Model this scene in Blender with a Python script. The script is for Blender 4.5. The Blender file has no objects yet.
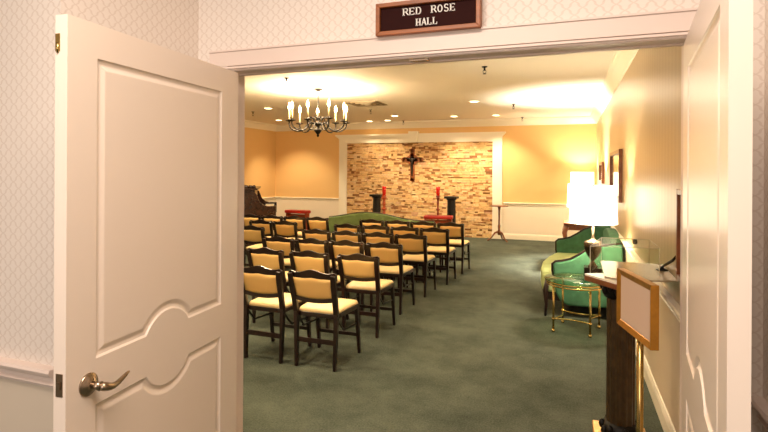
import bpy, bmesh, math, random
from math import pi, sin, cos, radians, sqrt, hypot
from mathutils import Vector, Matrix
random.seed(7)
SC = bpy.context.scene
C = SC.collection

# ------------------------------------------------------------------ materials
def nodes(name):
    m = bpy.data.materials.new(name); m.use_nodes = True
    nt = m.node_tree
    return m, nt, nt.nodes['Principled BSDF']

def lin(c):
    return tuple(((x/255)/12.92 if x/255 <= 0.04045 else (((x/255)+0.055)/1.055)**2.4) for x in c) + (1,)

def mat(name, col, rough=0.5, metal=0.0, bump=0.0, bscale=200, var=0.0, vscale=8, coat=0.0, spec=0.5, stretch=(1, 1, 1)):
    m, nt, b = nodes(name)
    b.inputs['Base Color'].default_value = lin(col)
    b.inputs['Roughness'].default_value = rough
    b.inputs['Metallic'].default_value = metal
    b.inputs['Specular IOR Level'].default_value = spec
    b.inputs['Coat Weight'].default_value = coat
    tc = nt.nodes.new('ShaderNodeTexCoord')
    mp = nt.nodes.new('ShaderNodeMapping'); mp.inputs['Scale'].default_value = stretch
    nt.links.new(tc.outputs['Object'], mp.inputs['Vector'])
    if var:
        n = nt.nodes.new('ShaderNodeTexNoise'); n.inputs['Scale'].default_value = vscale; n.inputs['Detail'].default_value = 5
        nt.links.new(mp.outputs[0], n.inputs['Vector'])
        r = nt.nodes.new('ShaderNodeValToRGB')
        a = [max(0, x*(1-var)) for x in lin(col)[:3]]; c = [min(1, x*(1+var)) for x in lin(col)[:3]]
        r.color_ramp.elements[0].position = .3; r.color_ramp.elements[1].position = .7
        r.color_ramp.elements[0].color = a + [1]; r.color_ramp.elements[1].color = c + [1]
        nt.links.new(n.outputs['Fac'], r.inputs[0]); nt.links.new(r.outputs[0], b.inputs['Base Color'])
    if bump:
        n2 = nt.nodes.new('ShaderNodeTexNoise'); n2.inputs['Scale'].default_value = bscale; n2.inputs['Detail'].default_value = 3
        nt.links.new(mp.outputs[0], n2.inputs['Vector'])
        bp = nt.nodes.new('ShaderNodeBump'); bp.inputs['Strength'].default_value = bump; bp.inputs['Distance'].default_value = .01
        nt.links.new(n2.outputs['Fac'], bp.inputs['Height']); nt.links.new(bp.outputs[0], b.inputs['Normal'])
    return m

def emis(name, col, strength, base=(240, 235, 220)):
    m, nt, b = nodes(name)
    b.inputs['Base Color'].default_value = lin(base)
    b.inputs['Emission Color'].default_value = lin(col)
    b.inputs['Emission Strength'].default_value = strength
    return m

def math_node(nt, op, a, b=None, c=None):
    n = nt.nodes.new('ShaderNodeMath'); n.operation = op
    for i, v in enumerate((a, b, c)):
        if v is None: continue
        if isinstance(v, (int, float)): n.inputs[i].default_value = v
        else: nt.links.new(v, n.inputs[i])
    return n.outputs[0]

def wallpaper(name, ground, line, pu=.062, pv=.078):
    """ogee lattice woven into the paper: curved diamonds"""
    m, nt, b = nodes(name)
    b.inputs['Roughness'].default_value = .55
    geo = nt.nodes.new('ShaderNodeNewGeometry')
    sp = nt.nodes.new('ShaderNodeSeparateXYZ'); nt.links.new(geo.outputs['Position'], sp.inputs[0])
    h = math_node(nt, 'ADD', sp.outputs[0], sp.outputs[1])
    u = math_node(nt, 'DIVIDE', h, pu); v = math_node(nt, 'DIVIDE', sp.outputs[2], pv)
    # slight ogee: the diagonals bow
    w = math_node(nt, 'MULTIPLY', math_node(nt, 'SINE', math_node(nt, 'MULTIPLY', v, 4*pi)), .07)
    u1 = math_node(nt, 'ADD', u, w)
    s = math_node(nt, 'ADD', u1, v); u2 = math_node(nt, 'SUBTRACT', u, w); d = math_node(nt, 'SUBTRACT', u2, v)
    fs = math_node(nt, 'ABSOLUTE', math_node(nt, 'SUBTRACT', math_node(nt, 'FRACT', s), .5))
    fd = math_node(nt, 'ABSOLUTE', math_node(nt, 'SUBTRACT', math_node(nt, 'FRACT', d), .5))
    mn = math_node(nt, 'MINIMUM', fs, fd)
    r = nt.nodes.new('ShaderNodeMapRange'); r.interpolation_type = 'SMOOTHSTEP'
    r.inputs['From Min'].default_value = .045; r.inputs['From Max'].default_value = .11
    nt.links.new(mn, r.inputs[0])
    mx = nt.nodes.new('ShaderNodeMix'); mx.data_type = 'RGBA'
    nt.links.new(r.outputs[0], mx.inputs[0])
    mx.inputs[6].default_value = lin(line); mx.inputs[7].default_value = lin(ground)
    nt.links.new(mx.outputs[2], b.inputs['Base Color'])
    return m

def striped(name, a, c, period=.11):
    m, nt, b = nodes(name)
    b.inputs['Roughness'].default_value = .33
    geo = nt.nodes.new('ShaderNodeNewGeometry')
    sp = nt.nodes.new('ShaderNodeSeparateXYZ'); nt.links.new(geo.outputs['Position'], sp.inputs[0])
    s = math_node(nt, 'SINE', math_node(nt, 'MULTIPLY', math_node(nt, 'ADD', sp.outputs[0], sp.outputs[1]), 2*pi/period))
    r = nt.nodes.new('ShaderNodeMapRange'); r.inputs['From Min'].default_value = -.3; r.inputs['From Max'].default_value = .3
    nt.links.new(s, r.inputs[0])
    mx = nt.nodes.new('ShaderNodeMix'); mx.data_type = 'RGBA'
    nt.links.new(r.outputs[0], mx.inputs[0]); mx.inputs[6].default_value = lin(a); mx.inputs[7].default_value = lin(c)
    nt.links.new(mx.outputs[2], b.inputs['Base Color'])
    return m

M = {}
M['door'] = mat('door_paint', (234, 218, 202), .3)
M['trim'] = mat('trim_paint', (228, 210, 198), .4)
M['cream'] = mat('cream_paint', (240, 226, 204), .5)
M['halltrim'] = mat('hall_trim_paint', (244, 234, 212), .4)
M['wp'] = wallpaper('lobby_wallpaper', (234, 223, 212), (222, 208, 195), .056, .050)
M['wplow'] = mat('lobby_lower_wall', (214, 200, 180), .6)
M['ceil'] = mat('ceiling_paint', (238, 228, 210), .8)
M['hall'] = mat('hall_wall_paint', (230, 188, 124), .6)
M['hallr'] = striped('hall_striped_paper', (182, 156, 116), (188, 164, 124))
M['hallrlow'] = mat('hall_right_lower', (218, 198, 170), .5)
M['wood'] = mat('dark_chair_wood', (34, 15, 11), .3, var=.3, vscale=30, stretch=(1, 1, .15))
M['piano'] = mat('piano_wood', (48, 26, 17), .25, var=.3, vscale=12)
M['black'] = mat('black_metal', (26, 24, 22), .4, metal=.3)
M['seat'] = mat('cream_vinyl', (236, 208, 150), .42, bump=.05, bscale=300)
M['back'] = mat('cream_back_fabric', (242, 198, 124), .55, bump=.06, bscale=300)
M['green'] = mat('green_velvet', (62, 112, 78), .75, var=.2, vscale=14, bump=.1, bscale=400)
M['olive'] = mat('olive_velvet', (92, 110, 58), .8, var=.15, vscale=10, bump=.1, bscale=400)
M['green_lit'] = mat('lamplit_green_fabric', (168, 180, 118), .75, var=.08, vscale=10)  # lamplight on the settee seat is put into this paler green
M['red'] = mat('red_vinyl', (172, 34, 22), .4)
M['redglass'] = mat('red_glass', (205, 34, 24), .2)
M['redwood'] = mat('reddish_wood', (150, 60, 26), .35, var=.25, vscale=20)
M['brass'] = mat('brass', (198, 168, 104), .22, metal=1)
M['nickel'] = mat('antique_nickel', (168, 148, 126), .3, metal=1)
M['iron'] = mat('antique_iron', (20, 15, 9), .5, spec=.2)
M['gold'] = mat('gold_leaf', (178, 124, 44), .35, metal=.55, var=.15, vscale=30)
M['paper'] = mat('blush_paper', (214, 186, 164), .6)
M['table'] = mat('stained_table_wood', (120, 66, 34), .3, var=.3, vscale=16)
M['column'] = mat('bronze_column', (72, 54, 32), .3, metal=.45, var=.25, vscale=20)
M['marble'] = mat('white_marble', (236, 228, 212), .15, var=.06, vscale=14)
M['tan'] = mat('glossy_tan_board', (158, 134, 102), .25, coat=.3)
M['signwood'] = mat('sign_oak', (150, 84, 34), .4, var=.3, vscale=26, stretch=(.2, 1, 1))
M['signboard'] = mat('sign_board', (44, 14, 10), .8, spec=.15)
M['letter'] = mat('white_letter', (240, 236, 226), .4)
M['urn'] = mat('tarnished_silver', (84, 70, 56), .25, metal=.85, var=.3, vscale=30)
M['corpus'] = mat('dark_bronze', (44, 30, 18), .4, metal=.5)
M['cross'] = mat('crucifix_wood', (150, 78, 30), .5)
M['shade'] = emis('lit_lamp_shade', (255, 238, 205), 3.2)
M['bulb'] = emis('candle_bulb', (255, 214, 150), 30)
M['candle'] = mat('candle_sleeve', (226, 206, 160), .6)
M['down'] = emis('downlight_lens', (255, 226, 176), 9)
M['pic'] = mat('picture_print', (150, 128, 92), .12, var=.4, vscale=5)
M['keys'] = mat('ivory_keys', (235, 228, 208), .3)
M['vent'] = mat('vent_metal', (150, 132, 98), .5)
M['mortar'] = mat('mortar', (150, 112, 66), .9)

# carpet
m, nt, b = nodes('green_carpet'); M['carpet'] = m
b.inputs['Roughness'].default_value = .95; b.inputs['Specular IOR Level'].default_value = .1
geo = nt.nodes.new('ShaderNodeNewGeometry')
n1 = nt.nodes.new('ShaderNodeTexNoise'); n1.inputs['Scale'].default_value = 2.2; n1.inputs['Detail'].default_value = 8; n1.inputs['Roughness'].default_value = .72
n2 = nt.nodes.new('ShaderNodeTexNoise'); n2.inputs['Scale'].default_value = 90; n2.inputs['Detail'].default_value = 2
nt.links.new(geo.outputs['Position'], n1.inputs['Vector']); nt.links.new(geo.outputs['Position'], n2.inputs['Vector'])
mx = math_node(nt, 'ADD', math_node(nt, 'MULTIPLY', n1.outputs['Fac'], .6), math_node(nt, 'MULTIPLY', n2.outputs['Fac'], .4))
r = nt.nodes.new('ShaderNodeValToRGB'); r.color_ramp.elements[0].position = .36; r.color_ramp.elements[1].position = .64
r.color_ramp.elements[0].color = lin((57, 63, 54)); r.color_ramp.elements[1].color = lin((94, 99, 86))
nt.links.new(mx, r.inputs[0]); nt.links.new(r.outputs[0], b.inputs['Base Color'])
bp = nt.nodes.new('ShaderNodeBump'); bp.inputs['Strength'].default_value = .4; bp.inputs['Distance'].default_value = .01
nt.links.new(n2.outputs['Fac'], bp.inputs['Height']); nt.links.new(bp.outputs[0], b.inputs['Normal'])

# ledge stone: colour per stone
m, nt, b = nodes('ledge_stone'); M['stone'] = m
b.inputs['Roughness'].default_value = .85
geo = nt.nodes.new('ShaderNodeNewGeometry')
r = nt.nodes.new('ShaderNodeValToRGB'); r.color_ramp.interpolation = 'LINEAR'
els = [(0, (130, 80, 46)), (.09, (186, 130, 80)), (.3, (230, 184, 122)), (.5, (236, 200, 138)), (.7, (228, 184, 128)), (.88, (240, 210, 156)), (1, (214, 164, 126))]
while len(r.color_ramp.elements) < len(els): r.color_ramp.elements.new(.5)
for e, (p, c) in zip(r.color_ramp.elements, els): e.position = p; e.color = lin(c)
nt.links.new(geo.outputs['Random Per Island'], r.inputs[0])
n = nt.nodes.new('ShaderNodeTexNoise'); n.inputs['Scale'].default_value = 14; n.inputs['Detail'].default_value = 6
nt.links.new(geo.outputs['Position'], n.inputs['Vector'])
mx = nt.nodes.new('ShaderNodeMix'); mx.data_type = 'RGBA'; mx.blend_type = 'MULTIPLY'; mx.inputs[0].default_value = .5
rr = nt.nodes.new('ShaderNodeValToRGB'); rr.color_ramp.elements[0].position = .3; rr.color_ramp.elements[0].color = (.35, .3, .25, 1); rr.color_ramp.elements[1].position = .5; rr.color_ramp.elements[1].color = (1, 1, 1, 1)
nt.links.new(n.outputs['Fac'], rr.inputs[0]); nt.links.new(r.outputs[0], mx.inputs[6]); nt.links.new(rr.outputs[0], mx.inputs[7])
nt.links.new(mx.outputs[2], b.inputs['Base Color'])
bp = nt.nodes.new('ShaderNodeBump'); bp.inputs['Strength'].default_value = .5; bp.inputs['Distance'].default_value = .02
nt.links.new(n.outputs['Fac'], bp.inputs['Height']); nt.links.new(bp.outputs[0], b.inputs['Normal'])

# thin clear sheet
def clear(name, tint, refl=.10):
    m, nt, b = nodes(name)
    nt.nodes.remove(b)
    out = nt.nodes['Material Output']
    t = nt.nodes.new('ShaderNodeBsdfTransparent'); t.inputs[0].default_value = lin(tint)
    g = nt.nodes.new('ShaderNodeBsdfGlossy'); g.inputs['Roughness'].default_value = .03
    fr = nt.nodes.new('ShaderNodeFresnel'); fr.inputs[0].default_value = 1.45
    mx = nt.nodes.new('ShaderNodeMixShader')
    nt.links.new(math_node(nt, 'MINIMUM', fr.outputs[0], refl), mx.inputs[0])
    nt.links.new(t.outputs[0], mx.inputs[1]); nt.links.new(g.outputs[0], mx.inputs[2]); nt.links.new(mx.outputs[0], out.inputs[0])
    return m
M['glass'] = clear('table_glass', (214, 232, 218), .35)
M['acrylic'] = clear('clear_acrylic', (253, 253, 250), .03)

# ------------------------------------------------------------------ mesh helpers
class MB:
    def __init__(s): s.v = []; s.f = []; s.sm = []
    def add(s, vs, fs, smooth=False):
        o = len(s.v); s.v += [tuple(x) for x in vs]
        for f in fs: s.f.append([i+o for i in f]); s.sm.append(smooth)
        return s
    def box(s, x0, x1, y0, y1, z0, z1):
        v = [(x0, y0, z0), (x1, y0, z0), (x1, y1, z0), (x0, y1, z0), (x0, y0, z1), (x1, y0, z1), (x1, y1, z1), (x0, y1, z1)]
        return s.add(v, [(0, 3, 2, 1), (4, 5, 6, 7), (0, 1, 5, 4), (1, 2, 6, 5), (2, 3, 7, 6), (3, 0, 4, 7)])
    def lathe(s, prof, c=(0, 0, 0), n=24, sx=1, sy=1, axis='z', smooth=True):
        vs = []; k = len(prof)
        for i in range(n):
            a = 2*pi*i/n
            for (r, z) in prof:
                p = (r*cos(a)*sx, r*sin(a)*sy, z)
                if axis == 'y': p = (p[0], p[2], p[1])
                if axis == 'x': p = (p[2], p[0], p[1])
                vs.append((p[0]+c[0], p[1]+c[1], p[2]+c[2]))
        fs = []
        for i in range(n):
            j = (i+1) % n
            for q in range(k-1):
                fs.append((i*k+q, j*k+q, j*k+q+1, i*k+q+1))
        fs.append([i*k for i in range(n)][::-1]); fs.append([i*k+k-1 for i in range(n)])
        return s.add(vs, fs, smooth)
    def tube(s, pts, rad, n=10, closed=False, sec=None, up=None):
        """sweep round (or (w,h) rectangular with sec) section along pts"""
        P = [Vector(p) for p in pts]; L = len(P)
        rs = rad if isinstance(rad, (list, tuple)) else [rad]*L
        vs = []; prev = None
        for i in range(L):
            if closed: t = (P[(i+1) % L]-P[i-1]).normalized()
            else: t = (P[min(i+1, L-1)]-P[max(i-1, 0)]).normalized()
            if prev is None:
                u0 = Vector(up) if up else (Vector((0, 0, 1)) if abs(t.z) < .9 else Vector((1, 0, 0)))
            else: u0 = Vector(up) if up else prev
            a = (u0-t*u0.dot(t)).normalized(); prev = a; bb = t.cross(a)
            if sec:
                w, h = sec[0]/2, sec[1]/2; k = rs[i] if rad else 1
                q = [(w, h), (-w, h), (-w, -h), (w, -h)]
                for (x, y) in q: vs.append(P[i]+bb*x*k+a*y*k)
            else:
                for j in range(n):
                    an = 2*pi*j/n; vs.append(P[i]+(a*cos(an)+bb*sin(an))*rs[i])
        m_ = 4 if sec else n; fs = []
        R = L if closed else L-1
        for i in range(R):
            k = (i+1) % L
            for j in range(m_):
                l = (j+1) % m_; fs.append((i*m_+j, i*m_+l, k*m_+l, k*m_+j))
        if not closed: fs.append(list(range(m_))[::-1]); fs.append([(L-1)*m_+j for j in range(m_)])
        return s.add(vs, fs, not sec)
    def prism(s, poly, a, b, axis='y', smooth=False):
        """extrude a 2-D polygon; axis y: poly in (x,z); x: (y,z); z: (x,y)"""
        def P(p, t):
            return (p[0], t, p[1]) if axis == 'y' else ((t, p[0], p[1]) if axis == 'x' else (p[0], p[1], t))
        k = len(poly); vs = [P(p, a) for p in poly]+[P(p, b) for p in poly]
        fs = [list(range(k)), [k+i for i in range(k)][::-1]]+[(i, k+i, k+(i+1) % k, (i+1) % k) for i in range(k)]
        return s.add(vs, fs, smooth)
    def build(s, name, m, parent=None, bevel=0, seg=2, sub=0, kind=None, flat=False):
        me = bpy.data.meshes.new(name); me.from_pydata(s.v, [], s.f)
        bm = bmesh.new(); bm.from_mesh(me); bmesh.ops.recalc_face_normals(bm, faces=bm.faces); bm.to_mesh(me); bm.free()
        if not flat:
            for p, q in zip(me.polygons, s.sm): p.use_smooth = q or sub > 0
        me.materials.append(m)
        o = bpy.data.objects.new(name, me); C.objects.link(o)
        if parent: o.parent = parent
        if bevel:
            bv = o.modifiers.new('bevel', 'BEVEL'); bv.width = bevel; bv.segments = seg; bv.limit_method = 'ANGLE'; bv.angle_limit = radians(50)
        if sub:
            sb = o.modifiers.new('sub', 'SUBSURF'); sb.levels = sub; sb.render_levels = sub
        if kind: o['kind'] = kind
        return o

def thing(name, label, cat, loc=(0, 0, 0), rz=0, group=None):
    o = bpy.data.objects.new(name, None); C.objects.link(o); o.empty_display_size = .1
    o.location = loc; o.rotation_euler = (0, 0, rz); o['label'] = label; o['category'] = cat
    if group: o['group'] = group
    return o
def tag(o, label, cat, group=None):
    o['label'] = label; o['category'] = cat
    if group: o['group'] = group
    return o
def dup(root, loc, rz, label, group=None):
    r_ = root.copy(); C.objects.link(r_); r_.location = loc; r_.rotation_euler = (0, 0, rz); r_['label'] = label
    if group: r_['group'] = group
    for ch in list(root.children):
        c_ = ch.copy(); C.objects.link(c_); c_.parent = r_
        for g in list(ch.children):
            d_ = g.copy(); C.objects.link(d_); d_.parent = c_
    return r_

# ------------------------------------------------------------------ setting
XR, YB, XL, ZC = .577, 12.45, -7.73, 2.86
YD = 2.0                                   # lobby face of the doorway wall
J0, J1, HD = -1.49, .385, 2.064             # clear opening
NY = 1.373                                 # near lobby walls either side of the recess
S = 'structure'
MB().box(-9, 3, -3.4, 13, -.05, 0).build('floor', M['carpet'], kind=S)
MB().box(XL-.15, XR+.15, YD+.1, YB+.15, ZC, ZC+.1).build('ceiling', M['ceil'], kind=S)
MB().box(-3.6, 2.4, -3.4, YD+.1, 2.95, 3.05).build('ceiling_lobby', M['ceil'], kind=S)
# hall walls
MB().box(XL-.15, XR+.15, YB, YB+.15, .82, ZC).build('wall_back', M['hall'], kind=S)
MB().box(XL-.15, XR+.15, YB-.006, YB+.15, 0, .82).build('wall_back_lower', M['cream'], kind=S)
MB().box(XR, XR+.15, YD+.1, YB, .82, ZC).build('wall_right', M['hallr'], kind=S)
MB().box(XR, XR+.15, YD+.1, YB, 0, .82).build('wall_right_lower', M['hallrlow'], kind=S)
MB().box(XL-.15, XL, YD+.1, YB, .82, ZC).build('wall_left', M['hall'], kind=S)
MB().box(XL-.15, XL, YD+.1, YB, 0, .82).build('wall_left_lower', M['cream'], kind=S)
# doorway wall (lobby face papered)
w = MB().box(-3.6, J0, YD, YD+.1, 0, 3.0).box(J1, 2.4, YD, YD+.1, 0, 3.0).box(J0, J1, YD, YD+.1, HD, 3.0).box(-8, -3.6, YD, YD+.1, 0, 3.0)
w.build('wall_front', M['wp'], kind=S)
# recess side walls and near walls (upper paper, lower paint)
def side(poly, name):
    MB().prism(poly, .83, 2.95, 'z').build(name, M['wp'], kind=S)
    MB().prism(poly, 0, .83, 'z').build(name+'_lower', M['wplow'], kind=S)
side([(-1.669, YD), (-1.772, NY), (-3.6, NY), (-3.6, YD)], 'wall_near_left')
side([(.60, YD), (.60, NY), (2.4, NY), (2.4, YD)], 'wall_near_right')
MB().box(-3.7, -3.6, -3.4, NY, 0, 3.0).build('wall_lobby_left', M['wp'], kind=S)
MB().box(2.4, 2.5, -3.4, NY, 0, 3.0).build('wall_lobby_right', M['wp'], kind=S)
MB().box(-3.6, 2.4, -3.5, -3.4, 0, 3.0).build('wall_lobby_back', M['wp'], kind=S)

# profiles swept along walls: list of (out, z)
RAIL = [(0, .79), (.012, .792), (.018, .804), (.008, .810), (.008, .828), (.020, .832), (.036, .846), (.040, .856), (.034, .866), (0, .868)]
BASE = [(0, 0), (.018, 0), (.018, .095), (.014, .105), (.016, .112), (.008, .130), (0, .134)]
CROWN = [(0, ZC), (0, ZC-.17), (.014, ZC-.168), (.022, ZC-.15), (.05, ZC-.11), (.085, ZC-.055), (.11, ZC-.035), (.125, ZC-.03), (.128, ZC-.004), (.128, ZC)]
def along_back(prof, x0, x1, y=YB): return MB().prism([(y-a, z) for a, z in prof], x0, x1, 'x')
def along_right(prof, y0, y1, x=XR): return MB().prism([(x-a, z) for a, z in prof], y0, y1, 'y')
def along_left(prof, y0, y1, x=XL): return MB().prism([(x+a, z) for a, z in prof], y0, y1, 'y')
t = 1
def trim(b_, m_=None):
    global t
    o = b_.build('trim_%d' % t, m_ or M['halltrim'], kind=S, flat=True); t += 1
    return o
AX0, AX1 = -5.78, -1.465                   # stone bay surround
trim(along_back(RAIL, XL, AX0)); trim(along_back(RAIL, AX1, XR)); trim(along_right(RAIL, YD+.1, YB)); trim(along_left(RAIL, YD+.1, YB))
along_back(BASE, XL, AX0).build('baseboard_back_left', M['halltrim'], kind=S)
along_back(BASE, AX1, XR).build('baseboard_back_right', M['halltrim'], kind=S)
along_right(BASE, YD+.1, YB).build('baseboard_right', M['halltrim'], kind=S)
along_left(BASE, YD+.1, YB).build('baseboard_left', M['halltrim'], kind=S)
trim(along_back(CROWN, XL, XR)); trim(along_right(CROWN, YD+.1, YB)); trim(along_left(CROWN, YD+.1, YB))
# lobby rails
def pr(poly_pts, prof, m_, inward):
    """extrude profile between two plan points, profile pushed along inward"""
    (x0, y0), (x1, y1) = poly_pts; ix, iy = inward
    k = len(prof); vs = [(x0+ix*a, y0+iy*a, z) for a, z in prof]+[(x1+ix*a, y1+iy*a, z) for a, z in prof]
    fs = [list(range(k)), [k+i for i in range(k)]]+[(i, k+i, k+(i+1) % k, (i+1) % k) for i in range(k)]
    return trim(MB().add(vs, fs), m_)
pr([(-3.6, NY), (-1.772, NY)], RAIL, M['trim'], (0, -1)); pr([(-1.772, NY), (-1.669, YD)], RAIL, M['trim'], (1, -.16))
pr([(.60, NY), (.60, YD)], RAIL, M['trim'], (-1, 0)); pr([(.60, NY), (2.4, NY)], RAIL, M['trim'], (0, -1))
pr([(-3.6, NY), (-1.772, NY)], BASE, M['trim'], (0, -1)); pr([(.60, NY), (.60, YD)], BASE, M['trim'], (-1, 0))
# header and side casings
trim(MB().box(-1.59, .505, YD-.018, YD, HD+.018, 2.153).box(-1.59, .505, YD-.024, YD, 2.148, 2.156).box(-1.50, .41, YD-.026, YD, HD+.003, HD+.012)
     .box(-1.485, .395, YD-.016, YD, HD-.003, HD+.003), M['trim'])
trim(MB().box(-1.59, J0, YD-.018, YD, 0, HD+.017).box(-1.49, J0-.016, YD-.024, YD-.018, 0, HD), M['trim'])
trim(MB().box(J1, .505, YD-.018, YD, 0, HD+.017), M['trim'])
trim(MB().box(J0-.002, J0+.004, YD-.016, YD+.11, 0, HD).box(J1-.004, J1+.002, YD-.016, YD+.11, 0, HD).box(J0, J1, YD-.01, YD+.11, HD-.006, HD)
     .box(J0, J1, YD+.06, YD+.072, HD-.012, HD-.006), M['trim'])
trim(MB().box(J0-.09, J0, YD+.1, YD+.118, 0, HD+.09).box(J1, J1+.09, YD+.1, YD+.118, 0, HD+.09).box(J0-.09, J1+.09, YD+.1, YD+.118, HD, HD+.09), M['trim'])
# ball-catch plate set in the head of the frame
tag(MB().box(-.62, -.54, YD+.015, YD+.04, HD-.012, HD-.0065).build('catch_plate', M['nickel']), 'small metal catch plate in underside of door header', 'plate')

# stone bay: ledge stones, each an island of one veneer
b_ = MB(); z = 0.0
IX0, IX1, IZ = -5.53, -1.72, 2.325
while z < IZ-.005:
    hh = min(random.choice([.022, .03, .035, .045, .055]), IZ-z); x = IX0
    while x < IX1-.002:
        ww = min(random.uniform(.05, .19), IX1-x)
        if IX1-(x+ww) < .05: ww = IX1-x
        d = random.uniform(.022, .038) if random.random() > .07 else .006
        b_.box(x+.002, x+ww-.002, YB-d, YB+.01, z+.002, z+hh-.002); x += ww
    z += hh
b_.build('wall_stone', M['stone'], kind=S, bevel=0)
MB().box(IX0, IX1, YB-.008, YB+.012, 0, IZ).build('wall_stone_mortar', M['mortar'], kind=S)
# painted surround: pilasters, frieze, cornice, keystone
sr = MB().box(AX0+.03, IX0, YB-.06, YB, 0, IZ).box(IX1, AX1-.03, YB-.06, YB, 0, IZ).box(AX0+.03, AX1-.03, YB-.06, YB, IZ, 2.48)
sr.box(AX0+.02, IX0+.01, YB-.075, YB, 0, .15).box(IX1-.01, AX1-.02, YB-.075, YB, 0, .15)
sr.box(AX0+.01, AX1-.01, YB-.08, YB, 2.45, 2.48).box(AX0-.02, AX1+.02, YB-.11, YB, 2.48, 2.51).box(AX0-.05, AX1+.05, YB-.14, YB, 2.51, 2.545)
sr.box(-3.78, -3.58, YB-.13, YB, IZ, 2.50).box(-3.80, -3.56, YB-.165, YB, 2.50, 2.60)
trim(sr)

# ------------------------------------------------------------------ door leaves
PU0, PU1, CU, CZ, CR = .105, .765, .435, .960, .134
def prof_h(d):
    if d <= 0: return 0
    if d < .004: return -.0056*d/.004
    if d < .013: return (-.007-.003*(d-.004)/.009)*.8
    if d < .034:
        k = (d-.013)/.021; k = k*k*(3-2*k); return (-.010+.0085*k)*.8
    return -.0012
def panel_d(u, z_):
    dc = hypot(u-CU, z_-CZ)-CR
    a = min(u-PU0, PU1-u, z_-1.03, 1.935-z_, dc)
    b2 = min(u-PU0, PU1-u, z_-.24, .89-z_, dc)
    return max(a, b2)
def gridlines(lo, hi, crit, fine, coarse):
    L = [lo]; x = lo
    while x < hi-1e-6:
        near = any(a-.006 <= x <= b2+.002 for a, b2 in crit)
        nx = x+(fine if near else coarse)
        if not near:
            for a, b2 in crit:
                if x < a-.006 < nx: nx = a-.006
        x = min(nx, hi); L.append(x)
    return L
def leaf(name, W, HT, T):
    """u along +x from latch edge, face at y=0 looking to -y, body to +y"""
    U = gridlines(0, W, [(PU0, PU0+.036), (PU1-.036, PU1), (CU-CR-.04, CU+CR+.04)], .003, .05)
    Zs = gridlines(.008, HT, [(.24, .276), (.854, .89), (1.03, 1.066), (1.899, 1.935), (CZ-CR-.04, CZ+CR+.04)], .003, .06)
    nu, nz = len(U), len(Zs)
    vs = [(u, -prof_h(panel_d(u, z_)), z_) for z_ in Zs for u in U]
    fs = [(j*nu+i, j*nu+i+1, (j+1)*nu+i+1, (j+1)*nu+i) for j in range(nz-1) for i in range(nu-1)]
    o = len(vs)
    vs += [(0, T, .008), (W, T, .008), (W, T, HT), (0, T, HT)]
    fs += [[o, o+3, o+2, o+1]]
    fs += [[o]+[o+1]+[i for i in range(nu-1, -1, -1)]]
    fs += [[o+3]+[(nz-1)*nu+i for i in range(nu)]+[o+2]]
    fs += [[o]+[j*nu for j in range(nz)]+[o+3], [o+1, o+2]+[j*nu+nu-1 for j in range(nz-1, -1, -1)]]
    me = bpy.data.meshes.new(name); me.from_pydata(vs, [], fs); me.materials.append(M['door'])
    k = (nu-1)*(nz-1)
    for i, p in enumerate(me.polygons): p.use_smooth = False
    ob = bpy.data.objects.new(name, me); C.objects.link(ob); ob['kind'] = S
    return ob
# left leaf: latch edge near the camera
d1 = leaf('door_1', .892, 2.038, .043)
ang = math.atan2(1.951-1.054, -1.403+1.332)
d1.matrix_world = Matrix.Translation((-1.332, 1.054, 0)) @ Matrix.Rotation(ang, 4, 'Z')
# right leaf: mirrored, so built from hinge edge with the latch edge near the camera
d2 = leaf('door_2', .92, 2.038, .036)
a2 = math.atan2(1.9897-1.0742, .3656-.2685)
d2.matrix_world = Matrix.Translation((.2685, 1.0742, 0)) @ Matrix.Rotation(a2, 4, 'Z') @ Matrix.Scale(-1, 4, (0, 1, 0))
# face directions: left leaf must look to +x, right leaf to -x
# (local -y of the left leaf points to +x; the mirror makes the right leaf look to -x)

# lever handle on the left leaf (local -y is outward)
hd = MB().lathe([(0, 0), (.034, 0), (.034, .003), (.031, .006), (.027, .007), (.025, .010), (.019, .012), (.015, .016), (0, .016)], (0, 0, 0), 32, axis='y')
hd.v = [(x, -y, z_) for x, y, z_ in hd.v]
rose = hd.build('handle_rose', M['nickel'], d1); rose.location = (.078, 0, .962)
nk = MB().tube([(0, -.012, 0), (0, -.03, 0), (0, -.045, 0)], [.012, .010, .014], 16).build('handle_neck', M['nickel'], rose)
lv = MB().tube([(-.006, -.048, .002), (.01, -.052, -.004), (.032, -.053, -.014), (.052, -.052, -.014), (.072, -.050, -.009), (.092, -.048, -.003), (.108, -.045, .001), (.118, -.043, .001)],
               [.013, .014, .011, .009, .0075, .0065, .005, .002], 14)
lv.build('handle_lever', M['nickel'], rose, sub=1)
st = MB().box(-.0015, .001, .010, .034, .955, 1.02).box(-.006, .0, .016, .028, .978, .997).build('latch_plate', M['nickel'], d1)
st2 = MB().box(-.0015, .001, .026, .042, 1.935, 1.985).lathe([(0, 0), (.004, 0), (.004, .03), (0, .03)], (.0, .034, 1.93), 10).build('flush_bolt', M['brass'], d1)
for dd, W in ((d1, .892), (d2, .92)):
    for z_ in (.2, 1.0, 1.82):
        MB().lathe([(0, 0), (.007, 0), (.007, .1), (0, .1)], (W+.004, .046, z_), 12).build('hinge', M['nickel'], dd)

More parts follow.
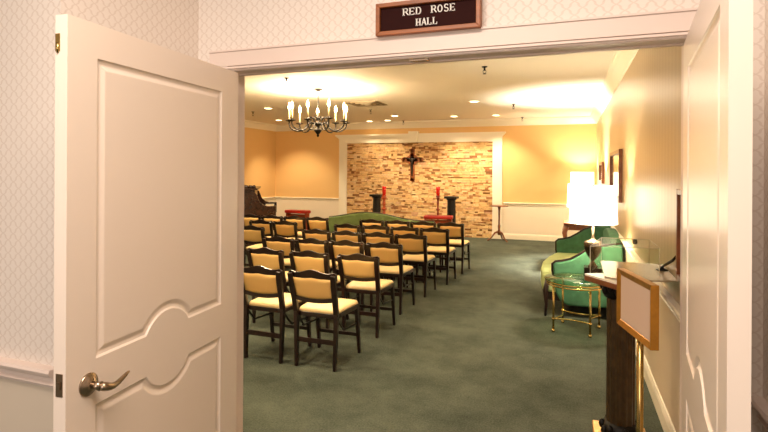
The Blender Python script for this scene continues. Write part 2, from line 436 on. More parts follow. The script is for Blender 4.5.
# ------------------------------------------------------------------ sign over the header
sg = thing('room_sign', 'wooden framed sign reading RED ROSE HALL above the doorway', 'sign', (-.533, YD-.026, 2.216))
SW, SH = .213, .0655
fr_ = MB(); fw = .017
for (a, b2, c_, d_) in (((-SW, -SH), (SW, -SH), (SW-fw, -SH+fw), (-SW+fw, -SH+fw)), ((SW, -SH), (SW, SH), (SW-fw, SH-fw), (SW-fw, -SH+fw)),
                        ((SW, SH), (-SW, SH), (-SW+fw, SH-fw), (SW-fw, SH-fw)), ((-SW, SH), (-SW, -SH), (-SW+fw, -SH+fw), (-SW+fw, SH-fw))):
    fr_.prism([a, b2, c_, d_], -.022, .026, 'y')
fr_.build('sign_frame', M['signwood'], sg, bevel=.002)
MB().box(-SW+fw, SW-fw, -.006, .02, -SH+fw, SH-fw).build('sign_board', M['signboard'], sg)
def seg(b3, p, q, w_):
    dx, dz = q[0]-p[0], q[1]-p[1]; L = hypot(dx, dz); nx, nz = -dz/L*w_/2, dx/L*w_/2
    b3.prism([(p[0]+nx, p[1]+nz), (p[0]-nx, p[1]-nz), (q[0]-nx, q[1]-nz), (q[0]+nx, q[1]+nz)], -.0095, -.005, 'y')
def arc(b3, cx, cz, rx, rz, a0, a1, wv, wh, n=12):
    for i in range(n):
        p = radians(a0+(a1-a0)*i/n); q = radians(a0+(a1-a0)*(i+1)/n+ (3 if a1 > a0 else -3))
        w_ = wh+(wv-wh)*abs(cos((p+q)/2)); seg(b3, (cx+rx*cos(p), cz+rz*sin(p)), (cx+rx*cos(q), cz+rz*sin(q)), w_)
def letter(ch, x, z0, w_, h):
    B = MB(); T, th = .0048, .0024
    def stem(xx): seg(B, (xx, z0), (xx, z0+h), T); seg(B, (xx-.0045, z0+th/2), (xx+.0045, z0+th/2), th); seg(B, (xx-.0045, z0+h-th/2), (xx+.0045, z0+h-th/2), th)
    xl = x+.003; xr = x+w_-.003
    if ch in 'REDHL': stem(xl)
    if ch == 'R':
        seg(B, (xl, z0+h-th/2), (xl+w_*.4, z0+h-th/2), th); seg(B, (xl, z0+h*.5), (xl+w_*.4, z0+h*.5), th)
        arc(B, xl+w_*.4, z0+h*.74, w_*.28, h*.23, -90, 90, T, th); seg(B, (xl+w_*.38, z0+h*.5), (x+w_, z0+.001), T*.9)
    if ch == 'E':
        for k, l in ((0, 1), (.5, .75), (1, .95)): seg(B, (xl, z0+th/2+(h-th)*k), (xl+(w_-.004)*l, z0+th/2+(h-th)*k), th)
        seg(B, (xr, z0), (xr, z0+h*.25), th); seg(B, (xr-.0005, z0+h*.78), (xr-.0005, z0+h), th)
    if ch == 'D':
        seg(B, (xl, z0+h-th/2), (xl+w_*.35, z0+h-th/2), th); seg(B, (xl, z0+th/2), (xl+w_*.35, z0+th/2), th)
        arc(B, xl+w_*.35, z0+h/2, w_*.4, h/2-th/2, -90, 90, T, th)
    if ch == 'O': arc(B, x+w_/2, z0+h/2, w_/2-T/2, h/2-th/2, 0, 360, T, th, 24)
    if ch == 'S':
        arc(B, x+w_/2, z0+h*.74, w_*.32, h*.24, 20, 270, T*.9, th); arc(B, x+w_/2, z0+h*.27, w_*.34, h*.25, 90, -160, T*.9, th)
    if ch == 'H': stem(xr); seg(B, (xl, z0+h*.5), (xr, z0+h*.5), th)
    if ch == 'A':
        seg(B, (x+w_*.08, z0), (x+w_*.5, z0+h), th); seg(B, (x+w_*.92, z0), (x+w_*.5, z0+h), T); seg(B, (x+w_*.25, z0+h*.35), (x+w_*.78, z0+h*.35), th)
        seg(B, (x-.001, z0+th/2), (x+w_*.2, z0+th/2), th); seg(B, (x+w_*.75, z0+th/2), (x+w_+.002, z0+th/2), th)
    if ch == 'L': seg(B, (xl, z0+th/2), (xr, z0+th/2), th); seg(B, (xr, z0), (xr, z0+h*.3), th)
    B.build('letter', M['letter'], sg)
def word(txt, x0, x1, z0, h):
    n_ = len(txt); p = (x1-x0)/n_
    for i, ch in enumerate(txt): letter(ch, x0+i*p, z0, p*.84, h)
word('RED', -.100, -.019, .010, .029); word('ROSE', .017, .118, .010, .029); word('HALL', -.045, .047, -.036, .029)

# ------------------------------------------------------------------ folding chair
GR, GL = 'folding chairs right of the narrow gap', 'folding chairs left of the narrow gap'
def make_chair(label):
    t_ = thing('folding_chair', label, 'chair')
    Wd = M['wood']
    t_.scale = (1, 1, 1.014)
    for s in (-1, 1):
        MB().tube([(s*.172, .0, .0), (s*.180, .012, .44)], [.8, 1.15], sec=(.030, .038), up=(0, 1, 0)).build('leg', Wd, t_, bevel=.003)
        MB().tube([(s*.196, .455, .0), (s*.190, .40, .42)], [.8, 1.1], sec=(.030, .036), up=(0, 1, 0)).build('leg', Wd, t_, bevel=.003)
        MB().tube([(s*.180, .03, .40), (s*.186, .14, .29), (s*.19, .40, .27)], [1, 1, 1], sec=(.008, .016), up=(0, 1, 0)).build('folding_brace', M['black'], t_)
    # back frame: posts, serpentine top rail with ears, bowed bottom rail
    bf = MB()
    for s in (-1, 1):
        bf.tube([(s*.180, .010, .43), (s*.183, -.022, .56), (s*.187, -.055, .68), (s*.191, -.08, .765)], [1, 1.05, 1.1, 1.0], sec=(.040, .030), up=(0, 1, 0))
    N_ = 20; top = []; bot = []
    for i in range(N_+1):
        u = -1+2*i/N_; xx = .214*u
        c_ = .5+.5*cos(pi*min(1, abs(u)/.62)); ear = max(0, (abs(u)-.72)/.28)
        zt = .775+.026*c_+.010*sin(pi*ear/2) - (.016*(abs(u) > .98))
        top.append((xx, zt)); bot.append((xx*.98, .719+.013*c_))
    k = N_+1
    vs = [(p[0], -.088+.018*abs(2*i/N_-1)**2, p[1]) for i, p in enumerate(top)]+[(p[0], -.076+.018*abs(2*i/N_-1)**2, p[1]) for i, p in enumerate(bot)]
    vs += [(x, y+.024, z_) for x, y, z_ in vs]
    fs = []
    for i in range(N_):
        fs += [(i, i+1, k+i+1, k+i), (2*k+i, 3*k+i, 3*k+i+1, 2*k+i+1), (i, 2*k+i, 2*k+i+1, i+1), (k+i, k+i+1, 3*k+i+1, 3*k+i)]
    fs += [(0, k, 3*k, 2*k), (k-1, 2*k+k-1, 3*k+k-1, k+k-1)]
    bf.add(vs, fs)
    for i in range(10):
        u0, u1 = -1+2*i/10, -1+2*(i+1)/10
        z0, z1 = .548-.020*(1-u0*u0), .548-.020*(1-u1*u1)
        bf.add([(.182*u0, -.032, z0), (.182*u1, -.032, z1), (.182*u1, -.032, z1+.034), (.182*u0, -.032, z0+.034),
                (.182*u0, -.006, z0), (.182*u1, -.006, z1), (.182*u1, -.006, z1+.034), (.182*u0, -.006, z0+.034)],
               [(0, 1, 2, 3), (4, 7, 6, 5), (3, 2, 6, 7), (0, 4, 5, 1)])
    bf.build('back_frame', Wd, t_, bevel=.003)
    # upholstered back, gently cushioned on both faces
    n1_, n2_ = 12, 8; vs = []; fs = []
    for side_ in (-1, 1):
        for j in range(n2_+1):
            for i in range(n1_+1):
                u = -1+2*i/n1_; v = j/n2_
                zz = (.575-.016*(1-u*u))*(1-v)+(.730+.012*(.5+.5*cos(pi*min(1, abs(u)/.62))))*v
                hw = .165+.010*v; y = -.022-.048*v
                pf = .011*(1-u**6)*(1-(2*v-1)**6)
                vs.append((hw*u, y+side_*(.006+pf)+.004*abs(u), zz))
    a_ = (n1_+1)*(n2_+1)
    for j in range(n2_):
        for i in range(n1_):
            q = j*(n1_+1)+i
            fs += [(q, q+1, q+n1_+2, q+n1_+1), (a_+q, a_+q+n1_+1, a_+q+n1_+2, a_+q+1)]
    rim = [i for i in range(n1_+1)]+[j*(n1_+1)+n1_ for j in range(1, n2_+1)]+[n2_*(n1_+1)+i for i in range(n1_-1, -1, -1)]+[j*(n1_+1) for j in range(n2_-1, 0, -1)]
    for i in range(len(rim)): q, r2 = rim[i], rim[(i+1) % len(rim)]; fs.append((q, r2, a_+r2, a_+q))
    MB().add(vs, fs, True).build('backrest', M['back'], t_)
    # seat: trapezoid with rounded rear corners, pointed front corners
    def outline(g):
        P = []
        for i in range(9): a = pi+ (pi/2)*i/8; P.append((-.125+(.058+g)*cos(a), .085+(.068+g)*sin(a)))
        for i in range(9): a = 1.5*pi+(pi/2)*i/8; P.append((.125+(.058+g)*cos(a), .085+(.068+g)*sin(a)))
        P += [(.199+g, .36), (.204+g, .40+g*.5), (.19, .425+g), (.1, .432+g), (0, .435+g), (-.1, .432+g), (-.19, .425+g), (-.204-g, .40+g*.5), (-.199-g, .36)]
        return P
    rings = [(0, .437, .0), (0, .452, .0), (-.006, .463, 0), (-.022, .470, 0), (-.06, .474, 0)]
    vs = []; fs = []; K = len(outline(0))
    for g, z_, _ in rings:
        o_ = outline(0)
        for (x, y) in o_:
            sc = 1+g/.2; vs.append((x*sc, .22+(y-.22)*sc, z_))
    for r_ in range(len(rings)-1):
        for i in range(K): j = (i+1) % K; fs.append((r_*K+i, r_*K+j, (r_+1)*K+j, (r_+1)*K+i))
    fs += [list(range(K)), [(len(rings)-1)*K+i for i in range(K)]]
    MB().add(vs, fs, True).build('seat', M['seat'], t_)
    MB().prism(outline(.010), .405, .440, 'z').build('seat_frame', Wd, t_, bevel=.004)
    MB().box(-.175, .175, -.006, .012, .20, .238).build('stretcher', Wd, t_, bevel=.003)
    MB().box(-.19, .19, .425, .440, .15, .18).build('stretcher', Wd, t_, bevel=.003)
    return t_
rows = [  # y of the rear feet, right corner x of each chair (x is the corner of the top rail)
    (3.71, [-1.700, -2.190], 'front row nearest doorway'),
    (4.59, [-1.672, -2.200, -2.705], 'second row from doorway'),
    (5.43, [-1.710, -2.170, -2.612, -3.062], 'third row from doorway'),
    (6.29, [-1.663, -2.106, -2.549, -3.000], 'fourth row from doorway'),
    (7.10, [-1.560, -2.005, -2.450, -2.905], 'fifth row from doorway'),
    (7.93, [-1.510, -1.950, -2.390, -2.830], 'farthest row of right block')]
rowsL = [(6.34, [-4.066], 'alone in its row left of the gap'),
         (7.13, [-3.990, -4.426], 'middle row of left block'),
         (7.95, [-3.84, -4.285, -4.735, -5.18], 'left block row beside piano')]
posn = {0: 'rightmost beside open carpet', 1: 'second from right end', 2: 'third from right end', 3: 'fourth from right end'}
first = None
for yy, xs, rn in rows:
    for i, x in enumerate(xs):
        lb = 'cream-padded folding chair, %s, %s' % (rn, posn[i])
        if len(xs) == 2 and i == 1: lb = 'cream-padded folding chair, row nearest the doorway, partly behind the white door'
        rz = radians(random.uniform(-.7, .7))
        if first is None: first = make_chair(lb); first['group'] = GR; first.location = (x-.222, yy, 0); first.rotation_euler = (0, 0, rz)
        else: dup(first, (x-.222, yy, 0), rz, lb, GR)
for k_, (yy, xs, rn) in enumerate(rowsL):
    for i, x in enumerate(xs):
        lb = ('cream-padded folding chair, '+rn) if len(xs) == 1 else 'cream-padded folding chair, %s, %s' % (rn, ['at the gap', 'second from the gap', 'third from the gap', 'fourth from the gap'][i])
        dup(first, (x-.222, yy, 0), radians(random.uniform(-.7, .7)), lb, GL)

# ------------------------------------------------------------------ front of the hall
# olive camelback sofa seen from behind
so = thing('camelback_sofa', 'olive green camelback sofa seen from behind before the stone wall', 'sofa', (-3.30, 8.85, 0))
def camel(u): return .70+.12*(.5+.5*cos(pi*min(1, abs(u+.2)/.95)))
pb = [(-.98, .12), (.98, .12)]; P = []
for i in range(41):
    u = 1-2*i/40; P.append((u*1.04, camel(u)))
MB().prism([(-1.04, .14), (1.04, .14)]+P, 0, .13, 'y').build('backrest', M['olive'], so, bevel=.02)
MB().tube([(p[0], .065, p[1]+.004) for p in P], .013, 8).build('wood_trim', M['wood'], so)
for s in (-1, 1):
    MB().tube([(s*.99, .13, .56), (s*1.0, .35, .57), (s*1.0, .62, .55), (s*1.0, .70, .50)], [.06, .065, .065, .045], 14).box(s*1.0-.05, s*1.0+.05, .12, .70, .14, .54).build('arm', M['olive'], so)
    for yy in (.05, .72): MB().tube([(s*.9, yy, .15), (s*.92, yy, .07), (s*.90, yy, 0)], [.03, .022, .014], 8).build('leg', M['wood'], so)
MB().box(-.95, .95, .1, .74, .14, .32).build('seat_base', M['olive'], so, bevel=.02)
for x0 in (-.94, -.31, .32): MB().box(x0, x0+.62, .13, .76, .32, .46).build('seat_cushion', M['olive'], so, bevel=.03)

# crucifix on the stone
cr = thing('crucifix', 'brown wooden crucifix with dark bronze figure on the stone wall', 'crucifix', (-3.72, YB-.05, 1.35))
fl = MB()
def tre(cx, cz): fl.lathe([(0, -.02), (.055, -.02), (.055, .02), (0, .02)], (cx, 0, cz), 14, axis='y')
fl.box(-.055, .055, -.02, .02, 0, .80).box(-.25, .25, -.02, .02, .49, .60).prism([(-.15, .49), (0, .36), (.15, .49), (.15, .60), (0, .72), (-.15, .60)], -.02, .012, 'y')
for c_ in ((-.235, .545), (.235, .545), (0, .775), (0, .035)): tre(*c_)
fl.build('cross', M['cross'], cr, bevel=.004)
me = bpy.data.meshes.new('figure')
jv = [(0, -.045, .36), (0, -.05, .45), (0, -.05, .54), (0, -.055, .575), (0, -.065, .625), (-.10, -.04, .575), (-.21, -.03, .60), (.10, -.04, .575), (.21, -.03, .60), (.005, -.06, .25), (.0, -.045, .12)]
je = [(0, 1), (1, 2), (2, 3), (3, 4), (2, 5), (5, 6), (2, 7), (7, 8), (0, 9), (9, 10)]
me.from_pydata([Vector(p) for p in jv], je, [])
fg = bpy.data.objects.new('figure', me); C.objects.link(fg); fg.parent = cr; me.materials.append(M['corpus'])
sk = fg.modifiers.new('skin', 'SKIN'); rad = [.038, .034, .042, .016, .034, .015, .010, .015, .010, .030, .013]
for v_, rr_ in zip(me.skin_vertices[0].data, rad): v_.radius = (rr_, rr_*.8)
me.skin_vertices[0].data[0].use_root = True
sb = fg.modifiers.new('sub', 'SUBSURF'); sb.levels = 1; sb.render_levels = 1

# black fluted pedestals
def pedestal(label, loc):
    p = thing('pedestal', label, 'pedestal', loc, group='black column pedestals')
    MB().box(-.15, .15, -.15, .15, 0, .06).lathe([(0, .06), (.13, .06), (.13, .08), (.11, .09), (.105, .11), (0, .11)]).build('base', M['black'], p, bevel=.006)
    vs = []; fs = []; n = 64
    for j, (rr_, z_) in enumerate([(.102, .11), (.100, .5), (.092, .93)]):
        for i in range(n):
            q = rr_*(1-.07*(.5+.5*cos(16*2*pi*i/n))); vs.append((q*cos(2*pi*i/n), q*sin(2*pi*i/n), z_))
    for j in range(2):
        for i in range(n): fs.append((j*n+i, j*n+(i+1) % n, (j+1)*n+(i+1) % n, (j+1)*n+i))
    MB().add(vs, fs).build('shaft', M['black'], p)
    MB().lathe([(0, .93), (.10, .93), (.12, .95), (.125, .97), (0, .97)]).box(-.145, .145, -.145, .145, .97, 1.02).build('capital', M['black'], p, bevel=.006)
    return p
pedestal('black fluted pedestal left of the crucifix, partly behind the green sofa', (-4.467, 11.85, 0))
pedestal('black fluted pedestal right of the crucifix, behind the red armrest', (-2.56, 11.7, 0))
def torch(label, loc, mshaft, k=1):
    p = thing('candle_stand', label, 'candle stand', loc, group='red glass processional candle stands')
    MB().lathe([(0, 0), (.12, 0), (.12, .02), (.10, .035), (.05, .06), (.03, .09), (0, .09)]).build('base', mshaft, p)
    pr_ = [(0, .09)]
    for i in range(60):
        z_ = .09+.9*i/59; rr_ = .016+.010*abs(sin(i*.42)) + (.018 if i in (18, 19, 40, 41, 57, 58, 59) else 0); pr_.append((rr_*k, z_))
    pr_.append((0, .99)); MB().lathe(pr_, n=16).build('shaft', mshaft, p)
    MB().lathe([(0, .99), (.03, .99), (.055, 1.02), (.055, 1.03), (0, 1.03)], n=20).build('drip_pan', mshaft, p)
    MB().lathe([(0, 1.03), (.035, 1.03), (.044, 1.08), (.046, 1.16), (.050, 1.24), (.042, 1.24), (.040, 1.10), (0, 1.09)], n=20).build('red_glass', M['redglass'], p)
    return p
torch('red glass candle stand with orange-red turned shaft, beside the left black pedestal', (-4.078, 11.3, 0), mat('orange_red_wood', (190, 80, 36), .4, var=.2, vscale=30), 1.5)
torch('red glass candle stand with dark red slender shaft, left of the right black pedestal', (-2.88, 11.7, 0), mat('dark_red_wood', (130, 40, 20), .35, var=.2, vscale=30))

# prie-dieux
def kneeler(label, loc, rz):
    p = thing('kneeler', label, 'kneeler', loc, rz)
    MB().prism([(-.30, .60), (.30, .60), (.30, .67), (-.30, .67)], -.10, .14, 'y').build('arm_pad', M['red'], p, bevel=.018)
    for s in (-1, 1): MB().prism([(-.10, 0), (.05, 0), (.10, .60), (-.06, .60)], s*.26, s*.285, 'x').prism([(.05, 0), (.5, 0), (.5, .05), (.05, .08)], s*.26, s*.285, 'x').build('side_panel', M['redwood'], p, bevel=.004)
    MB().box(-.26, .26, -.02, .02, .5, .58).build('cross_rail', M['redwood'], p); MB().box(-.26, .26, .26, .48, .08, .11).build('kneeling_board', M['redwood'], p)
    MB().box(-.27, .27, .25, .5, .11, .17).build('kneeling_pad', M['red'], p, bevel=.02)
    return p
k1 = kneeler('red padded kneeler with wooden sides, right, in front of the black pedestal', (-2.575, 10.5, 0), radians(4))
k2 = kneeler('red padded kneeler at left between the piano and the green sofa', (-5.99, 10.6, 0), radians(-8))

# pedestal table by the bay
pt = thing('tripod_table', 'slender brown tripod pedestal table against the right edge of stone bay', 'table', (-1.505, 11.98, 0))
MB().lathe([(0, .80), (.20, .80), (.215, .808), (.205, .82), (0, .82)], n=32).build('tabletop', M['table'], pt)
MB().lathe([(0, .14), (.03, .14), (.045, .20), (.024, .27), (.030, .34), (.018, .40), (.020, .70), (.032, .78), (.06, .80), (0, .80)], n=16).build('column', M['table'], pt)
for a in (200, 320, 80):
    a = radians(a); c_, s_ = cos(a), sin(a)
    MB().tube([(c_*.02, s_*.02, .22), (c_*.10, s_*.10, .19), (c_*.18, s_*.18, .08), (c_*.24, s_*.24, .03), (c_*.27, s_*.27, .018)], [.024, .02, .016, .015, .018], 10).build('leg', M['table'], pt)

# piano, end on to the camera, keyboard looking to the right
pn = thing('upright_piano', 'dark brown upright piano seen end-on at far left', 'piano', (-6.55, 9.06, 0), radians(31))
cheek = [(0, 0), (.40, 0), (.40, .60), (.80, .60), (.80, .84), (.62, .84), (.53, .87), (.46, .93), (.42, 1.02), (.39, 1.10), (.30, 1.18), (0, 1.18)]
for yy in (0, 1.40): MB().prism(cheek, yy, yy+.06, 'y').build('side_panel', M['piano'], pn, bevel=.006)
MB().box(0, .36, .06, 1.40, .05, 1.18).build('case', M['piano'], pn)
MB().box(-.01, .42, -.02, 1.48, 1.18, 1.22).build('lid', M['piano'], pn, bevel=.006)
MB().box(.36, .79, .06, 1.40, .62, .78).build('key_bed', M['piano'], pn)
MB().box(.55, .74, .08, 1.38, .78, .80).build('keys', M['keys'], pn)
for yy in (.03, 1.43): MB().lathe([(0, 0), (.03, 0), (.03, .1), (.045, .2), (.03, .3), (.045, .5), (.045, .60), (0, .60)], (.74, yy, 0), 12).build('leg', M['piano'], pn)
or_ = MB()
for q in ((.05, .06), (.16, .09), (.27, .07), (.34, .05)): or_.lathe([(0, 1.22), (q[1]*.7, 1.22), (q[1]*.8, 1.25), (q[1]*.5, 1.28), (0, 1.285)], (q[0], .1, 0), 12)
tag(or_.build('carved_ornament', M['piano']), 'carved dark brown ornament on top of the piano', 'ornament')
bpy.data.objects['carved_ornament'].location = (-6.55, 9.06, 0); bpy.data.objects['carved_ornament'].rotation_euler = (0, 0, radians(31))

# ------------------------------------------------------------------ right side furniture
st_ = thing('settee', 'green upholstered settee with wood trim along the right wall', 'sofa', (0, 0, 0))
def armshape(y0, y1, nm, m_, up=0):
    top = [(-.165, .575+up), (-.135, .60+up), (-.07, .61+up), (0.02, .635+up), (.11, .69+up), (.20, .755+up), (.32, .80+up), (.54, .83+up)]
    poly = [(.54, .16), (.30, .13), (0, .13), (-.08, .17), (-.13, .26), (-.165, .40), (-.158, .50)]+top
    MB().prism(poly, y0, y1, 'y').build(nm, m_, st_, bevel=.02)
    MB().tube([(x, (y0+y1)/2-.03, z_+.008) for x, z_ in [(-.155, .44), (-.17, .50), (-.17, .57+up)]+top[1:]], .013, 8).build('wood_trim', M['wood'], st_)
armshape(5.98, 6.08, 'arm', M['green']); armshape(7.60, 7.70, 'arm', M['green'], .045)
MB().prism([(6.0, .2), (7.66, .2)]+[(7.66-1.58*i/20, .80+.10*sin(pi*i/20)) for i in range(21)], .44, .555, 'x').build('backrest', M['green'], st_, bevel=.02)
MB().prism([(.50, 5.99), (.50, 7.66), (-.16, 7.66), (-.26, 7.2), (-.31, 6.8), (-.31, 6.4), (-.28, 6.05), (-.20, 5.99)], .26, .47, 'z').build('seat', M['green_lit'], st_, bevel=.03)
MB().prism([(.50, 6.0), (.50, 7.57), (-.14, 7.57), (-.26, 6.8), (-.25, 6.1), (-.18, 6.0)], .17, .27, 'z').build('seat_rail', M['wood'], st_, bevel=.01)
for x, y in ((-.24, 5.97), (.46, 6.02), (-.20, 7.5), (.46, 7.5)):
    MB().tube([(x+.02, y, .40 if y < 5.98 else .20), (x, y, .28 if y < 5.98 else .16), (x+.01, y, .12), (x, y, 0)], [.024, .028, .018, .014], 10).build('leg', M['wood'], st_)

# brass and glass oval table
bt = thing('glass_side_table', 'oval brass side table with glass top in front of the green settee', 'table', (.07, 5.53, 0))
def ell(rx, ry, z_, n=40): return [(rx*cos(2*pi*i/n), ry*sin(2*pi*i/n), z_) for i in range(n)]
MB().lathe([(0, .512), (.995, .512), (1, .517), (.995, .522), (0, .522)], sx=.305, sy=.32, n=48).build('tabletop', M['glass'], bt)
MB().tube(ell(.285, .30, .50), .011, 8, closed=True).tube(ell(.275, .29, .472), .009, 8, closed=True).build('rim', M['brass'], bt)
LG = [(-.21, -.125), (.13, -.19), (.228, .155), (-.125, .23)]
for x, y in LG:
    MB().tube([(x, y, .50), (x, y, .03)], .011, 12).lathe([(0, 0), (.013, 0), (.018, .012), (.013, .028), (0, .03)], (x, y, 0), 12).lathe([(0, .12), (.017, .12), (.017, .14), (0, .14)], (x, y, 0), 12).build('leg', M['brass'], bt)
str_ = MB()
ctr = (.005, .01)
for i in range(4):
    p, q = LG[i], LG[(i+1) % 4]; pts = []
    for k in range(11):
        u = k/10; mx_, my_ = p[0]*(1-u)+q[0]*u, p[1]*(1-u)+q[1]*u; g = .25*sin(pi*u)
        pts.append((mx_+(ctr[0]-mx_)*g, my_+(ctr[1]-my_)*g, .13))
    str_.tube(pts, .008, 8)
str_.build('stretcher', M['brass'], bt)
# lamps
def lamp(label, loc, base, zb, zt, rb, rt, body='urn'):
    l_ = thing('table_lamp', label, 'lamp', loc)
    if body == 'urn':
        MB().box(-.085, .085, -.085, .085, 0, .11).build('base', base, l_, bevel=.006)
        MB().lathe([(0, .11), (.05, .11), (.04, .13), (.016, .16), (.014, .175), (.03, .19), (.06, .23), (.082, .29), (.088, .35), (.080, .37), (.05, .38), (.02, .395), (.014, .41), (.012, .52), (0, .52)], n=28).build('body', base, l_)
    else:
        MB().lathe([(0, 0), (.08, 0), (.08, .02), (.03, .05), (.06, .12), (.085, .2), (.07, .29), (.025, .34), (.014, .36), (.012, zb+.05), (0, zb+.05)], n=24).build('body', base, l_)
    MB().lathe([(rb, zb), (rt, zt), (rt-.003, zt), (rb-.003, zb)], n=48).build('lamp_shade', M['shade'], l_)
    o_ = l_.children[-1]
    # open ends: drop the caps
    bm = bmesh.new(); bm.from_mesh(o_.data)
    bmesh.ops.delete(bm, geom=[f_ for f_ in bm.faces if len(f_.verts) > 10], context='FACES_ONLY')
    fs_ = [bm.verts[:]]
    bm.to_mesh(o_.data); bm.free()
    hp = MB().tube([(0, 0, zb-.01), (.05, 0, zb+.10), (.05, 0, zt-.06), (0, 0, zt-.03)], .003, 6).tube([(0, 0, zb-.01), (-.05, 0, zb+.10), (-.05, 0, zt-.06), (0, 0, zt-.03)], .003, 6).lathe([(0, zt-.03), (.008, zt-.03), (.008, zt+.01), (0, zt+.015)], n=10)
    hp.build('harp', M['brass'], l_)
    return l_
L1 = lamp('large lit white drum lamp on tarnished urn base, nearest of the three lamps', (.235, 5.66, .522), M['urn'], .555, .94, .232, .215)
LP = (.185, 9.2)
L2 = lamp('lit white lamp on the far wooden side table, partly behind the nearest lamp', (LP[0], LP[1], .76), M['iron'], .25, .645, .215, .20, 'jar')
ft = thing('side_table', 'brown wooden side table with curved legs behind the green settee', 'table', (.22, 9.2, 0))
MB().box(-.30, .28, -.24, .24, .72, .76).build('tabletop', M['table'], ft, bevel=.01)
MB().box(-.26, .24, -.20, .20, .64, .72).build('apron', M['table'], ft, bevel=.004)
for sx, sy in ((-1, -1), (-1, 1), (.93, -1), (.93, 1)):
    MB().tube([(sx*.255, sy*.20, .70), (sx*.285, sy*.225, .60), (sx*.255, sy*.20, .35), (sx*.225, sy*.18, .10), (sx*.25, sy*.20, 0)], [.042, .040, .022, .015, .022], 10).build('leg', M['table'], ft)
fl_ = thing('floor_lamp', 'tall lit white floor lamp behind both table lamps by back corner', 'lamp', (.27, 11.95, 0))
MB().lathe([(0, 0), (.15, 0), (.15, .02), (.05, .04), (.014, .06), (.012, 1.25), (0, 1.25)], n=24).build('pole', M['iron'], fl_)
MB().lathe([(.245, 1.15), (.235, 1.60), (.232, 1.60), (.242, 1.15)], n=40).build('lamp_shade', M['shade'], fl_)
o_ = fl_.children[-1]; bm = bmesh.new(); bm.from_mesh(o_.data)
bmesh.ops.delete(bm, geom=[f_ for f_ in bm.faces if len(f_.verts) > 10], context='FACES_ONLY'); bm.to_mesh(o_.data); bm.free()

# framed pictures on the right wall
def picture(label, y0, y1, z0, z1, d=.04, fm='table', fwid=.05):
    p = thing('framed_picture', label, 'picture', (XR, (y0+y1)/2, z0))
    a = (y1-y0)/2; h = z1-z0; q = fwid
    MB().box(-d, 0, -a, -a+q, 0, h).box(-d, 0, a-q, a, 0, h).box(-d, 0, -a+q, a-q, 0, q).box(-d, 0, -a+q, a-q, h-q, h).build('frame', M[fm], p, bevel=.004)
    MB().box(-.015, 0, -a+q, a-q, q, h-q).build('print', M['pic'], p)
picture('wide wood-framed picture on the right wall above the nearest lamp', 6.44, 7.85, 1.25, 1.87)
picture('small dark-framed picture farther along the right wall', 9.7, 10.62, 1.40, 1.78)
picture('dark framed picture on right wall, seen edge-on against the right door', 2.62, 3.07, 1.04, 1.515, .045, 'table', .03)

# register stand: column, stone slab, board, case, pen
rs = thing('register_stand', 'fluted bronze column stand with marble-topped slab beside the right wall', 'stand', (.27, 3.42, 0))
MB().box(-.15, .15, -.15, .15, 0, .035).build('base', M['gold'], rs, bevel=.006)
vs = []; fs = []; n = 72
for j, z_ in enumerate((.12, .85)):
    for i in range(n):
        q = .080*(1-.12*(.5+.5*cos(12*2*pi*i/n))); vs.append((q*cos(2*pi*i/n), q*sin(2*pi*i/n), z_))
for i in range(n): fs.append((i, (i+1) % n, n+(i+1) % n, n+i))
MB().add(vs, fs, True).build('shaft', M['column'], rs)
def leafring(z0, z1, name):
    b4 = MB().lathe([(0, z0), (.095, z0), (.10, (z0+z1)/2), (.085, z1), (0, z1)], n=24)
    for i in range(14):
        a = 2*pi*i/14
        b4.lathe([(0, -.03), (.014, -.02), (.020, 0), (.014, .02), (0, .03)], (.100*cos(a), .100*sin(a), (z0+z1)/2+(.012 if i % 2 else -.008)), 8)
    b4.build(name, M['iron'], rs)
leafring(.035, .12, 'carved_foot'); leafring(.86, .960, 'carved_capital')
for o_ in rs.children: o_.location = (.025, -.07, 0)
slab = [(-.182, -.167), (-.03, -.37), (.03, -.37), (.20, .05), (.27, .31), (-.01, .31), (-.055, -.10)]
MB().prism(slab, .960, .990, 'z').build('tabletop', M['table'], rs, bevel=.004)
MB().prism([(x*.985, y*.985) for x, y in slab], .990, 1.0, 'z').build('marble_top', M['marble'], rs)
gb = tag(MB().prism([(.194, 3.17), (.30, 3.09), (.565, 3.19), (.565, 3.722), (.200, 3.722)], 1.001, 1.008, 'z').build('glossy_board', M['tan']), 'glossy tan board lying on the marble top of the stand', 'board')
# clear display box with thin walls
cb = MB(); cp = [(.12, 3.24), (.205, 3.70), (.49, 3.70), (.49, 3.30)]
for i in range(4):
    (x0, y0), (x1, y1) = cp[i], cp[(i+1) % 4]
    cb.add([(x0, y0, 1.009), (x1, y1, 1.009), (x1, y1, 1.165), (x0, y0, 1.165)], [(0, 1, 2, 3)])
cb.add([(x, y, 1.165) for x, y in cp], [(0, 1, 2, 3)])
cx_ = thing('display_box', 'clear acrylic display box on the marble-topped stand', 'box', (0, 0, 0))
co = cb.build('clear_panel', M['acrylic'], cx_)
sd = co.modifiers.new('solid', 'SOLIDIFY'); sd.thickness = .003
eb = MB().tube([(x, y, 1.165) for x, y in cp], .0022, 6, closed=True)
for x, y in cp: eb.tube([(x, y, 1.009), (x, y, 1.165)], .0022, 6)
eb.build('polished_edge', mat('acrylic_edge', (206, 198, 178), .2), cx_)
MB().lathe([(0, 0), (.012, 0), (.016, .01), (.012, .03), (0, .032)], (.405, 3.68, 1.135), 14).build('dark_knob', M['black'], cx_)
# pen set
ps = thing('pen_holder', 'dark desk pen leaning in a small black holder on the tan board', 'pen holder', (.535, 3.50, 1.008))
MB().lathe([(0, 0), (.035, 0), (.035, .005), (.012, .010), (.009, .022), (0, .022)], n=20).build('holder', M['black'], ps)
MB().tube([(0, 0, .02), (.012, -.06, .045), (.015, -.25, .10), (.02, -.36, .15)], [.006, .008, .008, .005], 10).build('pen', M['iron'], ps)

